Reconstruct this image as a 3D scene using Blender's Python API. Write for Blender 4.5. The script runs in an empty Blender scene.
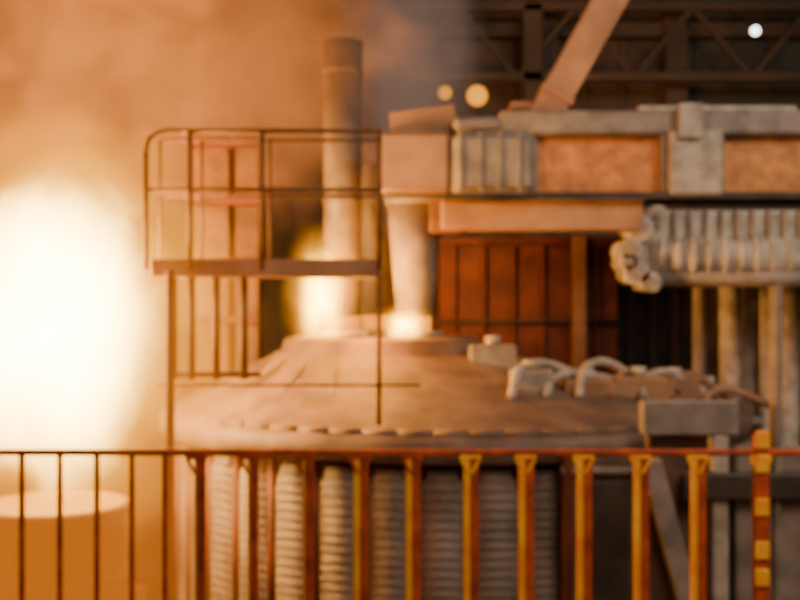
import bpy, bmesh, math, random
from mathutils import Vector, Matrix, noise
random.seed(4)
CZ=6.0; F=1111.0
def W(px,py,d): return Vector(((px-400)*d/F, d, CZ-(py-300)*d/F))

# ---------------- materials ----------------
def mat(name, c1, c2=None, rough=0.6, metal=0.0, scale=3.0, bump=0.15, emit=None, es=0, stretch=(1,1,1)):
    m=bpy.data.materials.new(name); m.use_nodes=True
    nt=m.node_tree; n=nt.nodes; l=nt.links
    b=n['Principled BSDF']
    c2=c2 or tuple(x*0.6 for x in c1)
    tc=n.new('ShaderNodeTexCoord'); mp=n.new('ShaderNodeMapping'); mp.inputs['Scale'].default_value=stretch
    l.new(tc.outputs['Object'],mp.inputs[0])
    no=n.new('ShaderNodeTexNoise'); no.inputs['Scale'].default_value=scale; no.inputs['Detail'].default_value=6
    l.new(mp.outputs[0],no.inputs['Vector'])
    r=n.new('ShaderNodeValToRGB'); r.color_ramp.elements[0].position=0.35; r.color_ramp.elements[1].position=0.65
    r.color_ramp.elements[0].color=(*c2,1); r.color_ramp.elements[1].color=(*c1,1)
    l.new(no.outputs['Fac'],r.inputs[0]); l.new(r.outputs[0],b.inputs['Base Color'])
    b.inputs['Roughness'].default_value=rough; b.inputs['Metallic'].default_value=metal
    bp=n.new('ShaderNodeBump'); bp.inputs['Strength'].default_value=bump; bp.inputs['Distance'].default_value=0.05
    l.new(no.outputs['Fac'],bp.inputs['Height']); l.new(bp.outputs[0],b.inputs['Normal'])
    if emit:
        b.inputs['Emission Color'].default_value=(*emit,1); b.inputs['Emission Strength'].default_value=es
    return m

M_grey=mat('dusty_grey_steel',(.32,.275,.24),(.18,.15,.13))
M_shell=mat('sooty_panel_steel',(.29,.25,.225),(.17,.145,.13),scale=1.5)
M_lgrey=mat('pale_dusty_steel',(.52,.46,.39),(.28,.245,.205),scale=4)
M_pink=mat('dusty_oxide_steel',(.46,.25,.13),(.28,.15,.08),scale=1.5)
M_roof=mat('furnace_roof_refractory',(.20,.13,.095),(.10,.065,.05),scale=2.2,bump=.4)
M_dark=mat('dark_steel_and_shade',(.06,.045,.035),(.03,.02,.018))  # dark steel; also colours the painted shadow line on the girder
M_brown=mat('sooty_brown_steel',(.16,.10,.065),(.08,.05,.035))
M_red=mat('rust_red_steel',(.19,.038,.012),(.08,.015,.006),scale=2)
M_redrail=mat('red_rail_paint',(.55,.085,.012),(.26,.035,.007),scale=6)
M_walk=mat('rusty_walkway_steel',(.17,.065,.02),(.09,.03,.01),scale=6)
M_yel=mat('yellow_rail_strip',(1,.55,.02),(.9,.3,.01),scale=5)  # yellow of the baluster strips, caps and post patches
M_graph=mat('graphite',(.17,.13,.11),(.10,.08,.065),scale=4,rough=.5)
M_rustor=mat('rusted_orange_mesh',(.80,.32,.08),(.42,.16,.05),scale=3.5,bump=.4)
M_orange=mat('heat_scaled_steel',(.22,.10,.02),(.10,.042,.010),scale=2.5)
M_ladleglow=mat('ladle_steel_firelight_glow',(.12,.05,.015),(.07,.025,.008),scale=2.5,emit=(1,.27,.01),es=.25)  # low emission brightens the ladle body in place of flame light
M_wall=mat('hazy_brown_cladding',(.12,.078,.055),(.07,.046,.033),scale=.5)  # lifted brown, with some hall haze put into the colour
M_wallr=mat('green_grey_cladding',(.085,.09,.075),(.05,.052,.042),scale=.4)
M_floor=mat('dusty_concrete',(.22,.14,.10),(.10,.06,.045),scale=.7)
M_molten=mat('molten_steel',(.2,.1,.03),(.2,.1,.02),emit=(1,.45,.005),es=2.2)
M_hot=mat('glowing_refractory',(.1,.03,.01),(.06,.02,.005),emit=(1,.3,.002),es=1.6)
M_lampw=mat('lamp_glass_white',(1,1,1),(1,1,1),emit=(.9,1,.9),es=6)
M_lampy=mat('lamp_glass_sodium',(.3,.15,.02),(.3,.1,.01),emit=(1,.38,.0),es=1.4)

# ---------------- mesh builder ----------------
class B:
    def __init__(s,name,mats,parent=None):
        s.bm=bmesh.new(); s.name=name; s.mats=mats; s.parent=parent
    def _fin(s,geom_faces,mi,smooth=False):
        for f in geom_faces: f.material_index=mi; f.smooth=smooth
    def box(s,lo,hi,mi=0,rot=None,bev=0.02):
        lo=Vector(lo);hi=Vector(hi); c=(lo+hi)/2; d=hi-lo
        d=Vector([abs(x) for x in d])
        r=bmesh.ops.create_cube(s.bm,size=1); vs=r['verts']
        bmesh.ops.scale(s.bm,vec=d,verts=vs)
        b=min(bev,min(d)*.3)
        es=list({e for v in vs for e in v.link_edges})
        if b>0.003:
            rr=bmesh.ops.bevel(s.bm,geom=es,offset=b,segments=1,affect='EDGES')
            vs=list({v for f in rr['faces'] for v in f.verts})
        if rot: bmesh.ops.rotate(s.bm,cent=(0,0,0),matrix=rot,verts=vs)
        bmesh.ops.translate(s.bm,vec=c,verts=vs)
        s._fin({f for v in vs for f in v.link_faces},mi)
        return s
    def bar(s,a,b,w,h,mi=0):
        a=Vector(a);b=Vector(b);d=b-a;L=d.length
        q=d.to_track_quat('Z','Y').to_matrix()
        c=(a+b)/2
        r=bmesh.ops.create_cube(s.bm,size=1); vs=r['verts']
        bmesh.ops.scale(s.bm,vec=(w,h,L),verts=vs)
        bmesh.ops.rotate(s.bm,cent=(0,0,0),matrix=q,verts=vs)
        bmesh.ops.translate(s.bm,vec=c,verts=vs)
        s._fin({f for v in vs for f in v.link_faces},mi); return s
    def cyl(s,a,b,r1,r2=None,mi=0,seg=24):
        a=Vector(a);b=Vector(b);d=b-a
        r=bmesh.ops.create_cone(s.bm,cap_ends=True,segments=seg,radius1=r1,radius2=r1 if r2 is None else r2,depth=d.length)
        vs=r['verts']
        bmesh.ops.rotate(s.bm,cent=(0,0,0),matrix=d.to_track_quat('Z','Y').to_matrix(),verts=vs)
        bmesh.ops.translate(s.bm,vec=(a+b)/2,verts=vs)
        fs={f for v in vs for f in v.link_faces}
        for f in fs: f.material_index=mi; f.smooth=len(f.verts)==4
        return s
    def loft(s,rings,mi=0,seg=72,cap=True,smooth=True):
        rs=[]
        for cx,cy,z,r in rings:
            rs.append([s.bm.verts.new((cx+r*math.cos(2*math.pi*i/seg),cy+r*math.sin(2*math.pi*i/seg),z)) for i in range(seg)])
        for a,b in zip(rs,rs[1:]):
            for i in range(seg):
                f=s.bm.faces.new((a[i],a[(i+1)%seg],b[(i+1)%seg],b[i])); f.material_index=mi; f.smooth=smooth
        if cap:
            for r in (rs[0],rs[-1]):
                f=s.bm.faces.new(r); f.material_index=mi
        return s
    def tube(s,pts,r,mi=0,seg=10):
        for a,b in zip(pts,pts[1:]):
            s.cyl(a,b,r,mi=mi,seg=seg)
        for p in pts[1:-1]:
            q=bmesh.ops.create_uvsphere(s.bm,u_segments=seg,v_segments=6,radius=r)
            bmesh.ops.translate(s.bm,vec=p,verts=q['verts'])
            s._fin({f for v in q['verts'] for f in v.link_faces},mi,True)
        return s
    def done(s):
        bmesh.ops.recalc_face_normals(s.bm,faces=s.bm.faces)
        me=bpy.data.meshes.new(s.name); s.bm.to_mesh(me); s.bm.free()
        for m in s.mats: me.materials.append(m)
        o=bpy.data.objects.new(s.name,me); bpy.context.collection.objects.link(o)
        if s.parent: o.parent=s.parent
        return o
def empty(name):
    e=bpy.data.objects.new(name,None); bpy.context.collection.objects.link(e); return e
def smooth_path(pts,n=6):
    out=[]
    P=[Vector(p) for p in pts]; P=[P[0]]+P+[P[-1]]
    for i in range(1,len(P)-2):
        for k in range(n):
            t=k/n
            a,b,c,d=P[i-1],P[i],P[i+1],P[i+2]
            out.append(.5*((2*b)+(-a+c)*t+(2*a-5*b+4*c-d)*t*t+(-a+3*b-3*c+d)*t**3))
    out.append(P[-2]); return out

# ---------------- building shell ----------------
B('floor',[M_floor]).box((-16,0,-.3),(16,30,0),bev=0).done()
b=B('wall_back',[M_wall,M_wallr,M_dark]); b.box((-16,30,0),(7.2,30.3,17),0,bev=0); b.box((7.2,30,0),(16,30.3,17),1,bev=0)
for i in range(-15,16):
    b.box((i-.08,29.88,0),(i+.08,30,17),0 if i<8 else 1)
for x in (-12,-4,3.9,7.3): b.box((x-.3,29.3,0),(x+.3,30,17),0)
for z in (9,13): b.box((-16,29.5,z),(16,29.9,z+.4),0)
b.done()
b=B('wall_left',[M_wall]); b.box((-16.3,0,0),(-16,30,17),bev=0)
for i in range(1,30,2): b.box((-16,i-.1,0),(-15.9,i+.1,17))
b.done()
b=B('wall_right',[M_wallr]); b.box((16,0,0),(16.3,30,17),bev=0)
for i in range(1,30,2): b.box((15.9,i-.1,0),(16,i+.1,17))
b.done()

# ---------------- furnace ----------------
fur=empty('electric_arc_furnace'); FX,FY=0.75,16.0
R=4.05
b=B('shell',[M_grey,M_red],fur)
b.loft([(FX,FY,.9,3.0),(FX,FY,1.5,3.7),(FX,FY,2.0,R-.25),(FX,FY,4.3,R-.25)],1)
b.done()
b=B('cooling_panels',[M_shell,M_red],fur)
N=42
for i in range(N):
    a=2*math.pi*i/N; Rm=Matrix.Rotation(a,3,'Z')
    def T(v): 
        v=Rm@Vector(v); return v+Vector((FX,FY,0))
    w=.235
    for k in range(20):
        z=2.05+k*.105
        ww=w if k<18 else w*(.93 if k==18 else .72)
        b.cyl(T((R-.215,-ww,z)),T((R-.215,ww,z)),.112,mi=0,seg=20)
    h=2*math.pi/N/2; Rm=Matrix.Rotation(a+h,3,'Z')
    b.cyl(T((R-.12,0,1.9)),T((R-.12,0,4.25)),.055,mi=1,seg=8)
b.done()
b=B('roof',[M_roof,M_grey,M_dark,M_pink],fur)
DX,DY=-.25,15.6
b.loft([(FX,FY,4.22,R),(FX,FY,4.24,R+.08),(FX,FY,4.46,R+.08),(FX,FY,4.52,R-.02),
        (FX-.25,FY-.1,4.78,3.2),(FX-.6,FY-.2,5.08,2.2),(DX,DY,5.28,1.5),(DX,DY,5.3,1.42),(DX,DY,5.46,1.36),(DX,DY,5.5,1.2)],0)
for i in range(24):
    a=2*math.pi*(i+.5)/24; c,s_=math.cos(a),math.sin(a)
    b.cyl((FX+4.0*c,FY+4.0*s_,4.475),(DX+1.5*c,DY+1.5*s_,5.24),.03,mi=0,seg=8)
pts=[Vector((FX+3.98*math.cos(2*math.pi*i/64),FY+3.98*math.sin(2*math.pi*i/64),4.54)) for i in range(65)]
for p,q in zip(pts,pts[1:]): b.cyl(p,q,.05,mi=0,seg=8)
b.done()
b=B('tilting_cradle',[M_dark,M_red,M_pink],fur)
for sx in (-1,1):
    b.box((FX+sx*2.2-.3,12.6,0),(FX+sx*2.2+.3,19,.9),0)
b.box((FX-3.2,13.6,.7),(FX+3.2,18.4,1.1),0)
b.done()
b=B('slag_door',[M_brown,M_dark,M_grey,M_red],fur)
yy=11.95
def Xs(px): return (px-400)*yy/F
def Zs(py): return CZ-(py-300)*yy/F
b.box((Xs(566),yy,1.2),(Xs(640),yy+.35,Zs(458)),0,bev=.04)
b.box((Xs(590),yy-.08,1.2),(Xs(628),yy,Zs(480)),1,bev=.02)
b.box((Xs(562),yy-.1,1.0),(Xs(572),yy+.1,Zs(452)),3); b.box((Xs(634),yy-.1,1.0),(Xs(643),yy+.1,Zs(452)),0)
b.cyl((Xs(560),yy-.05,Zs(470)),(Xs(645),yy-.05,Zs(470)),.05,mi=2)
b.done()

# ---------------- electrodes ----------------
def electrode(x,y,z0,z1,r,cone=None):
    b=B('graphite_electrode',[M_graph,M_grey,M_hot,M_pink])
    b.cyl((x,y,z0+.02),(x,y,z0+.3),r*.86,r*.9,mi=2,seg=32)
    b.cyl((x,y,z0+.3),(x,y,z1),r*.9,r,mi=0,seg=32)
    b.cyl((x,y,z0),(x,y,z0+.1),r*1.5,mi=1,seg=32)
    z=z0+1.9
    while z<z1: b.cyl((x,y,z-.03),(x,y,z+.03),r*1.02,mi=0,seg=32); z+=1.8
    if cone:
        zc0,zc1=cone
        b.cyl((x,y,zc0),(x,y,zc1),r*1.02,r*1.5,mi=1,seg=32)
        b.cyl((x,y,zc1),(x,y,zc1+.08),r*1.6,mi=1,seg=32)
    return b.done()
electrode(-.80,15.5,5.48,9.6,.28)
electrode(.2,15.2,5.48,7.3,.25,(5.8,7.3))
electrode(-.3,16.5,5.48,8.0,.3)

def boom(x0,x1,y,z0,z1,m1,m2,depth=.7):
    b=B('electrode_arm',[m1,m2,M_dark])
    b.box((x0,y,z0),(x0+(x1-x0)*.45,y+depth,z1),0,bev=.05)
    xm=x0+(x1-x0)*.45
    b.box((xm,y-.05,z0-.03),(x1,y+depth+.05,z1+.03),1,bev=.12)
    b.bar((xm-.75,y+.3,z1+.03),(xm+.1,y+.3,z1+.15),.1,.5,0)
    b.box((xm+.05,y+.0,z1),(x1-.45,y+.6,z1+.2),1,bev=.08)
    for k in range(4):
        x=x0+(x1-x0)*(.52+.12*k); b.box((x-.02,y-.075,z0),(x+.02,y-.04,z1),1)
    b.cyl((x0,y-.06,z0-.05),(x1,y-.06,z0-.05),.04,mi=2)
    return b.done()
p0=W(378,195,14.6);p1=W(535,135,14.6)
boom(p0.x,p1.x,14.3,p0.z,p1.z,M_pink,M_grey,.6)
b=B('electrode_arm',[M_orange,M_pink])
p0=W(440,232,15.2);p1=W(635,204,15.2)
b.box((p0.x,14.7,p0.z),(p1.x,15.2,p1.z),1)
b.box((p0.x,14.6,p1.z-.04),(p1.x,15.25,p1.z+.02),0)
b.box((p0.x-.15,14.75,p0.z-.03),(p0.x+.3,15.15,p1.z+.05),0)
b.done()

b=B('electrode_mast',[M_orange,M_red,M_pink])
yy=18.9
for px,w in ((205,.2),(222,.12),(247,.2)):
    x=(px-400)*yy/F; b.box((x-w,yy,0),(x+w,yy+.4,8.8),0)
x0=(195-400)*yy/F;x1=(257-400)*yy/F
b.box((x0,yy+.3,5.5),(x1,yy+.6,8.8),0)
for z in (4.6,5.6,6.6,7.6,8.6): b.box((x0-.05,yy-.08,z),(x1+.05,yy+.1,z+.12),1)
b.done()

# ---------------- rust red shield block ----------------
b=B('fume_hood_shield',[M_red,M_pink,M_dark])
yy=20.3; a=W(440,372,yy); c=W(622,238,yy)
b.box((a.x,yy+.4,3.6),(c.x,yy+1.6,c.z),0)
b.box((a.x-.1,yy+.25,c.z-.12),(c.x+.1,yy+1.7,c.z+.03),0)
for px in (455,485,515,545,600):
    x=(px-400)*yy/F; b.box((x-.05,yy+.3,3.6),(x+.05,yy+.4,c.z),0)
x=(581-400)*yy/F; b.box((x-.12,yy+.1,3.6),(x+.12,yy+.38,c.z+.05),1)
b.cyl((a.x,yy+.25,W(0,322,yy).z),(c.x,yy+.25,W(0,322,yy).z),.035,mi=2)
b.box((a.x,yy+.6,0),(a.x+.3,yy+.9,3.6),2); b.box((c.x-.3,yy+.6,0),(c.x,yy+.9,3.6),2)
b.done()

# ---------------- overhead girder ----------------
b=B('box_girder',[M_lgrey,M_rustor,M_dark,M_grey])
yy=17.2
def zz(py): return W(0,py,yy).z
def xx(px): return (px-400)*yy/F
b.box((xx(500),yy,zz(134)),(13,yy+1.2,zz(110)),3,bev=.04)
b.box((xx(530),yy+.25,zz(196)),(13,yy+.9,zz(134)),1,bev=.02)
b.box((xx(530),yy-.02,zz(199)),(13,yy+1.1,zz(192)),2,bev=.01)  # dark strip painted in as the shadow line along the girder bottom
b.box((xx(668),yy-.1,zz(196)),(xx(722),yy+1.0,zz(130)),0,bev=.05)
b.box((xx(676),yy-.2,zz(140)),(xx(700),yy-.05,zz(105)),0)
for px in (530,665,722): b.box((xx(px)-.05,yy+.05,zz(194)),(xx(px)+.05,yy+.3,zz(134)),3)
b.box((10,yy+.2,0),(10.7,yy+.9,zz(196)),3)
b.box((xx(640),yy+.1,zz(112)),(xx(800),yy+.5,zz(104)),0)
b.done()

# ---------------- clamp carriage right ----------------
b=B('hydraulic_clamp_carriage',[M_lgrey,M_grey,M_dark])
yy=15.35
a=W(645,285,yy);c=W(900,208,yy)
b.box((a.x+.1,yy+.3,a.z+.25),(c.x,yy+1.2,c.z),0,bev=.06)
b.box((5.0,yy+1.1,6.43),(c.x,17.1,c.z-.1),1,bev=.03)
b.cyl((a.x+.1,yy+.3,a.z+.38),(c.x,yy+.3,a.z+.38),.3,mi=0,seg=28)
b.cyl((a.x+.2,yy+.15,a.z+.1),(c.x,yy+.15,a.z+.1),.12,mi=1)
for k in range(16):
    x=a.x+.25+k*.22
    b.cyl((x-.03,yy+.3,a.z+.38),(x+.03,yy+.3,a.z+.38),.34,mi=0,seg=24)
    b.box((x-.025,yy+.22,a.z+.7),(x+.025,yy+.32,c.z),1,bev=.01)
for px,py,r in ((630,250,.16),(636,272,.17),(650,282,.14),(640,228,.18),(657,215,.13),(628,262,.12)):
    p=W(px,py,yy); b.cyl((p.x,yy-.1,p.z),(p.x,yy+.6,p.z),r,mi=0,seg=20); b.cyl((p.x,yy-.16,p.z),(p.x,yy-.1,p.z),r*.5,mi=1,seg=16)
b.box((a.x-.1,yy+.1,a.z+.15),(a.x+.35,yy+.9,c.z-.05),0)
b.done()
b=B('support_column',[M_lgrey,M_grey,M_dark])
yy=16.9
for px,r,m in ((699,.10,1),(730,.17,0),(768,.13,0),(788,.16,0),(818,.2,0)):
    x=(px-400)*yy/F
    b.cyl((x,yy,0),(x,yy,6.4),r,mi=m)
b.box((4.6,yy-.06,6.36),(6.6,yy+.2,6.42),1)
for z in (2.5,4.1): b.box((4.6,yy-.06,z),(6.6,yy+.06,z+.12),1)
b.box((xx(750),yy+.35,0),(7.6,yy+.6,6.4),0)
b.box((xx(705),yy+.45,0),(xx(750),yy+.6,6.4),2)
b.done()
b=B('transformer_housing',[M_dark,M_wall])
b.box((3.9,22.4,0),(8.2,24,6.9),0,bev=.08)
for k in range(9): b.box((4.1+k*.45,22.28,3),(4.25+k*.45,22.4,6.6),1)
b.done()

# ---------------- diagonal duct ----------------
b=B('exhaust_duct',[M_pink,M_grey])
yy=17.95
p=W(543,118,yy); q=W(632,-40,yy)
d=(q-p).normalized()
b.bar(p-d*.2,q+d*3,.88,.5,0)
for t in (.3,3.2): b.bar(p+d*t,p+d*(t+.1),.96,.56,0)
b.box((p.x-.55,yy-.3,zz(112)),(p.x+.35,yy+.3,zz(104)),0,bev=.03)
b.done()
b=B('roof_truss',[M_wall])  # haze put into the colour: truss matches the wall for low contrast
for z in (11.6,13.4): b.box((-15,28.4,z),(15,28.7,z+.25),0)
for k in range(-5,6): b.bar((k*3,28.5,11.7),(k*3+1.5,28.5,13.5),.12,.12,0); b.bar((k*3+1.5,28.5,13.5),(k*3+3,28.5,11.7),.12,.12,0)
for x in (-14.5,3.4,14.5): b.box((x-.25,28.4,0),(x+.25,28.7,13.6),0)
b.done()

# ---------------- lamps ----------------
def lamp(px,py,d,r,m):
    p=W(px,py,d); b=B('floodlight',[m,M_dark])
    b.cyl(p,p+Vector((0,-.05,0)),r,mi=0,seg=20)
    b.cyl(p,p+Vector((0,.35,0)),r*1.25,r*.6,mi=1,seg=20)
    b.cyl(p+Vector((0,.2,0)),p+Vector((0,.2,r*2.2)),.03,mi=1)
    b.bar(p+Vector((-r*1.5,.2,r*2.2)),p+Vector((r*1.5,.2,r*2.2)),.06,.06,1)
    return b.done()
lamp(755,31,27.5,.11,M_lampw); lamp(477,96,22,.2,M_lampy); lamp(445,93,24,.14,M_lampy)

# ---------------- upper service walkway ----------------
b=B('service_walkway',[M_pink,M_walk,M_grey])
yy=11.9
def X(px): return (px-400)*yy/F
def Z(py): return CZ-(py-300)*yy/F
b.box((X(150),yy,Z(277)),(X(380),yy+.7,Z(259)),0,bev=.02)
for py in (131,190): 
    b.cyl((X(180 if py==131 else 145),yy,Z(py)),(X(382),yy,Z(py)),.025,mi=1,seg=10)
    b.cyl((X(145),yy+.7,Z(py)),(X(382),yy+.7,Z(py)),.018,mi=1,seg=10)
for px in (146,190,262,379):
    b.cyl((X(px),yy,Z(270)),(X(px),yy,Z(130 if px!=146 else 152)),.027,mi=1,seg=10)
    b.cyl((X(px),yy+.7,Z(270)),(X(px),yy+.7,Z(131)),.018,mi=1,seg=10)
b.tube(smooth_path([(X(146),yy,Z(152)),(X(150),yy,Z(138)),(X(165),yy,Z(131)),(X(182),yy,Z(131))]),.025,1)
b.cyl((X(379),yy-.02,Z(275)),(X(379),yy-.02,Z(425)),.027,mi=1,seg=10)
for px in (172,190,215,243):
    b.cyl((X(px),yy+.1,Z(275)),(X(px),yy+.1,Z(380)),.04,mi=1,seg=10)
b.cyl((X(160),yy-.03,Z(385)),(X(420),yy-.03,Z(385)),.015,mi=1,seg=8)
b.cyl((X(165),yy+.1,Z(375)),(X(260),yy+.1,Z(375)),.03,mi=1,seg=8)
b.box((X(168),yy-.15,0),(X(176),yy-.05,Z(270)),1)
b.done()

# ---------------- roof hoses ----------------
def hose(pts,r,m):
    b=B('cooling_hose',[m]); b.tube(smooth_path(pts),r,0); return b.done()
def roofz(x,y):
    d=math.hypot(x-FX,y-FY); return 4.54+max(0,(4.0-d))*.28
random.seed(8)
for k in range(7):
    x=1.3+k*.42; y=13.6+.14*k+random.uniform(-.2,.2)
    z=lambda X_,Y_,o:roofz(X_,Y_)+o
    hh=.08+.14*random.random()
    hose([(x,y-.5,z(x,y-.5,.03)),(x+.15,y,z(x,y,hh)),(x+.5,y+.3,z(x,y,hh+.06)),(x+1.0,y+.4,z(x+1,y+.4,.1)),(x+1.2,y+.7,z(x+1.2,y+.7,.05))],.055,random.choice([M_lgrey,M_pink,M_grey]))
b=B('roof_manifold',[M_lgrey,M_pink,M_grey])
for (x,y,w,h) in ((1.6,13.6,.25,.28),(2.3,13.7,.3,.22),(3.0,14.0,.35,.3),(3.6,14.6,.3,.3),(1.2,14.4,.3,.3),(4.2,15.2,.3,.25)):
    z=roofz(x,y)-.08; b.box((x-w,y-.2,z),(x+w,y+.2,z+h),random.choice([0,1,2])); b.cyl((x,y,z+h),(x,y,z+h+.12),.1,mi=0)
b.done()

b=B('support_frame',[M_lgrey,M_grey,M_dark,M_brown])
yy=11.6
def X2(px): return (px-400)*yy/F
def Z2(py): return CZ-(py-300)*yy/F
b.box((X2(645),yy+.1,Z2(437)),(X2(742),yy+.3,Z2(402)),1)
b.box((X2(742),yy+.2,0),(X2(812),yy+.5,Z2(450)),1)
b.bar((X2(652),yy+.1,Z2(462)),(X2(700),yy+.1,Z2(640)),.24,.2,1)
b.box((X2(684),yy,Z2(500)),(X2(860),yy+.2,Z2(474)),2)
b.box((X2(716),yy+.1,0),(X2(732),yy+.3,Z2(437)),0)
b.box((X2(655),yy+.35,0),(X2(740),yy+.5,Z2(437)),3)
b.box((X2(778),yy+.1,0),(X2(786),yy+.3,Z2(285)),1)
b.done()

# ---------------- ladle under the flame ----------------
b=B('steel_ladle',[M_ladleglow,M_molten,M_hot])
lx,ly=-3.85,12.4
lz=CZ-(503-300)*12.4/F
b.loft([(lx,ly,1.5,.5),(lx,ly,1.9,.65),(lx,ly,lz-.10,.80),(lx,ly,lz-.10,.84),(lx,ly,lz,.84),(lx,ly,lz,.78),(lx,ly,lz-.1,.76)],0,seg=48)
b.loft([(lx,ly,lz-.06,.77),(lx,ly,lz+.01,.77)],1,seg=48)
for z in (2.0,2.9): b.loft([(lx,ly,z,.7),(lx,ly,z,.82),(lx,ly,z+.1,.82),(lx,ly,z+.1,.7)],0,seg=48,cap=False)
for s_ in (-1,1): b.cyl((lx+s_*.6,ly,2.7),(lx+s_*1.0,ly,2.7),.12,mi=0)
b.box((lx-.6,ly-.5,0),(lx-.3,ly+.5,1.6),0); b.box((lx+.3,ly-.5,0),(lx+.6,ly+.5,1.6),0)
b.done()

# ---------------- foreground safety railing ----------------
yr=8.0
def XR(px): return (px-400)*yr/F
def ZR(py): return CZ-(py-300)*yr/F
b=B('safety_railing',[M_redrail,M_yel,M_red])
zt=ZR(452); zb=ZR(640)
b.box((XR(-60),yr-.03,zt-.025),(XR(900),yr+.03,zt+.02),0,bev=.01)
b.box((XR(-60),yr-.02,zb-.04),(XR(900),yr+.02,zb+.04),0,bev=.01)
for px in (-20,20,58,95,130,163,197,250,305,360,412,470,525,583,640,697,760,815,870):
    x=XR(px); thick=.03
    b.box((x-.002,yr-.025,zb-.3),(x+thick*(1.0 if px<180 else 2.1),yr+.025,zt),0,bev=.006)
    if px>180:
        yw=thick*(1.5 if px>340 else .5)
        b.box((x-yw,yr-.03,zb-.3),(x-.002,yr+.02,zt-.05),1 ,bev=.004)
        b.box((x-.08,yr-.035,zt-.05),(x+.08,yr-.0,zt-.02),1 if px>440 else 0,bev=.01)
        b.bar((x-.07,yr-.02,zt-.04),(x-.01,yr-.02,zt-.15),.03,.02,1 if px>440 else 0)
        b.bar((x+.07,yr-.02,zt-.04),(x+.01,yr-.02,zt-.15),.03,.02,1 if px>440 else 0)
x=XR(760)
b.box((x-.045,yr-.04,zb-.3),(x+.055,yr+.04,ZR(435)),0,bev=.01)
for k,py in enumerate((438,462,505,548,575)):
    b.box((x-.05,yr-.065,ZR(py+10)),(x+.05,yr-.035,ZR(py-8)),1,bev=.01)
b.done()
b=B('observation_platform',[M_dark,M_red])
b.box((-8,yr-.3,zb-.45),(8,yr+.1,zb-.3),1)
b.box((-8,4.5,zb-.42),(8,yr-.3,zb-.34),0)
for x in (-7,-2.5,2.5,7): b.box((x-.12,yr-.3,0),(x+.12,yr-.05,zb-.45),0)
b.done()

# ---------------- volumes ----------------
def lump(name,loc,scale,material,seed=0,amp=.12):
    bm=bmesh.new(); bmesh.ops.create_icosphere(bm,subdivisions=4,radius=1)
    for v in bm.verts:
        v.co*=1-amp+amp*2*(noise.noise(v.co*1.6+Vector((seed,seed,0)))*.5+.5)
    me=bpy.data.meshes.new(name); bm.to_mesh(me); bm.free()
    me.materials.append(material)
    o=bpy.data.objects.new(name,me); o.location=loc; o.scale=scale
    bpy.context.collection.objects.link(o); return o
def vol(name, stops, emis, absd, nscale=1.5, namp=.5, seed=0, core=.15, edge=.95):
    """gas that thins from the middle outward. stops = [(radius,(r,g,b),emission strength)]"""
    m=bpy.data.materials.new(name); m.use_nodes=True
    nt=m.node_tree;n=nt.nodes;l=nt.links; n.clear()
    out=n.new('ShaderNodeOutputMaterial')
    tc=n.new('ShaderNodeTexCoord')
    no=n.new('ShaderNodeTexNoise'); no.inputs['Scale'].default_value=nscale; no.inputs['Detail'].default_value=3; no.inputs['Distortion'].default_value=.4
    ad=n.new('ShaderNodeVectorMath'); ad.operation='ADD'; ad.inputs[1].default_value=(seed,seed*1.3,seed*.7)
    l.new(tc.outputs['Object'],ad.inputs[0]); l.new(ad.outputs[0],no.inputs['Vector'])
    ln=n.new('ShaderNodeVectorMath'); ln.operation='LENGTH'; l.new(tc.outputs['Object'],ln.inputs[0])
    ma=n.new('ShaderNodeMath'); ma.operation='SUBTRACT'; l.new(no.outputs['Fac'],ma.inputs[0]); ma.inputs[1].default_value=.5
    mb=n.new('ShaderNodeMath'); mb.operation='MULTIPLY_ADD'; l.new(ma.outputs[0],mb.inputs[0]); mb.inputs[1].default_value=namp; l.new(ln.outputs['Value'],mb.inputs[2])
    cr=n.new('ShaderNodeValToRGB'); e=cr.color_ramp.elements
    while len(e)>1: e.remove(e[-1])
    mx=max(s[2] for s in stops)
    e[0].position=stops[0][0]; e[0].color=(*[c*stops[0][2]/mx for c in stops[0][1]],1)
    for p_,c,st in stops[1:]:
        q=e.new(p_); q.color=(*[x*st/mx for x in c],1)
    l.new(mb.outputs[0],cr.inputs[0])
    def prof():
        pr=n.new('ShaderNodeMapRange'); pr.interpolation_type='SMOOTHSTEP'
        pr.inputs['From Min'].default_value=edge; pr.inputs['From Max'].default_value=core
        l.new(mb.outputs[0],pr.inputs['Value']); return pr
    pr=prof()
    em=n.new('ShaderNodeEmission'); l.new(cr.outputs[0],em.inputs['Color'])
    me=n.new('ShaderNodeMath'); me.operation='MULTIPLY'; me.inputs[1].default_value=emis*mx; l.new(pr.outputs[0],me.inputs[0]); l.new(me.outputs[0],em.inputs['Strength'])
    if absd>0:
        ab=n.new('ShaderNodeVolumeAbsorption'); ab.inputs['Color'].default_value=(.0,.0,.0,1)
        mm=n.new('ShaderNodeMath'); mm.operation='MULTIPLY'; mm.inputs[1].default_value=absd; l.new(pr.outputs[0],mm.inputs[0]); l.new(mm.outputs[0],ab.inputs['Density'])
        s=n.new('ShaderNodeAddShader'); l.new(em.outputs[0],s.inputs[0]); l.new(ab.outputs[0],s.inputs[1]); l.new(s.outputs[0],out.inputs['Volume'])
    else: l.new(em.outputs[0],out.inputs['Volume'])
    return m
V1=vol('flame_core_gas',[(0,(1,.62,.28),110),(.42,(1,.57,.12),40),(.58,(1,.44,.0),3.6),(.70,(1,.38,.0),1.0),(.97,(1,.32,.0),.6)],1,0,2.3,.6,1,.8,1.02)
lump('furnace_flame',W(45,335,12.6),(2.5,1.35,2.9),V1,1)
V2=vol('haze_firelight_glow',[(0,(1,.27,.01),1),(.5,(1,.24,.018),1),(1,(1,.22,.025),.8)],.36,.36,1.8,.5,5,.35,1.0)  # flame halo and orange haze, glow put in as volume emission
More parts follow.
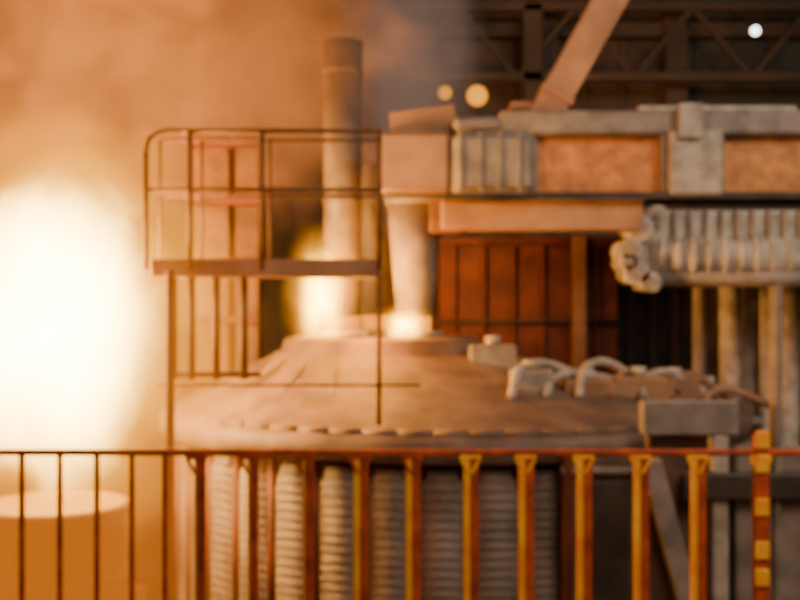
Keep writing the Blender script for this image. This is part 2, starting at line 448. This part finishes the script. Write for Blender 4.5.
lump('firelight_haze',W(30,455,11.4),(3.1,2.5,4.4),V2,2)
V3=vol('smoke_firelight_emission',[(0,(1,.29,.04),1),(.4,(1,.27,.04),.85),(.6,(.85,.23,.045),.38),(.8,(.5,.19,.06),.18),(1,(.3,.15,.07),.12)],1.8,1.1,3.0,2.0,9,.35,.95)  # firelight on the smoke is put in as emission, not scattered light
lump('smoke_plume',W(140,50,22.3),(6.6,2.4,5.2),V3,3)
V4=vol('grey_fume',[(0,(.5,.33,.25),1),(1,(.4,.26,.2),1)],.45,.7,2.5,.8,3,.25,.9)
lump('smoke_plume',W(410,60,18.3),(1.6,.9,3.6),V4,4)
V6=vol('rising_orange_fume',[(0,(1,.28,.05),1),(.5,(.8,.24,.06),.7),(1,(.5,.2,.08),.4)],.75,.75,2.4,1.1,13,.3,.95)
lump('smoke_plume',W(285,75,14.2),(1.35,.8,2.3),V6,7)
V5=vol('electrode_fire',[(0,(1,.55,.04),150),(.4,(1,.45,.0),30),(.6,(1,.36,.0),4),(.95,(1,.27,.0),1.4)],1,0,2.4,.6,2,.6,1)
lump('electrode_flame',W(320,298,14.9),(.58,.3,1.15),V5,5)
lump('electrode_flame',W(404,325,14.6),(.46,.25,.34),V5,6)

# ---------------- lights ----------------
def pt(name,loc,e,c,r):
    d=bpy.data.lights.new(name,'POINT'); d.energy=e; d.color=c; d.shadow_soft_size=r
    o=bpy.data.objects.new(name,d); o.location=loc; bpy.context.collection.objects.link(o)
pt('flame_light',(-3.6,12.2,6.2),1600,(1,.31,.025),.8)
pt('flame_light_high',(-4.2,15.5,9.0),1600,(1,.31,.03),.8)
pt('electrode_fire_light',(-.5,14.4,6.2),260,(1,.33,.02),.2)
pt('railing_fill_light',(2.6,5.2,7.2),130,(1,.72,.45),.3)  # fill added above the platform to light the railing; no lamp stands here
def area(name,loc,tgt,e,c,s):
    d=bpy.data.lights.new(name,'AREA'); d.energy=e; d.color=c; d.size=s
    o=bpy.data.objects.new(name,d); o.location=loc; bpy.context.collection.objects.link(o)
    o.rotation_euler=(Vector(tgt)-Vector(loc)).to_track_quat('-Z','Y').to_euler()
area('overhead_fill_light',(4,1,14),(3,15,5),740,(1,.74,.54),5)  # added broad overhead fill for the grey structure
area('right_fill_light',(9,9,13),(5,16,6),500,(1,.82,.64),3)  # added fill that lightens the columns on the right
w=bpy.data.worlds.new('hall_ambient'); bpy.context.scene.world=w; w.use_nodes=True
w.node_tree.nodes['Background'].inputs[0].default_value=(.9,.56,.37,1); w.node_tree.nodes['Background'].inputs[1].default_value=.10

cam=bpy.data.cameras.new('camera'); co=bpy.data.objects.new('camera',cam); bpy.context.collection.objects.link(co)
co.location=(0,0,CZ); co.rotation_euler=(math.pi/2,0,0); cam.lens=50; cam.sensor_width=36
cam.dof.use_dof=True; cam.dof.focus_distance=1.3; cam.dof.aperture_fstop=6.2
bpy.context.scene.camera=co
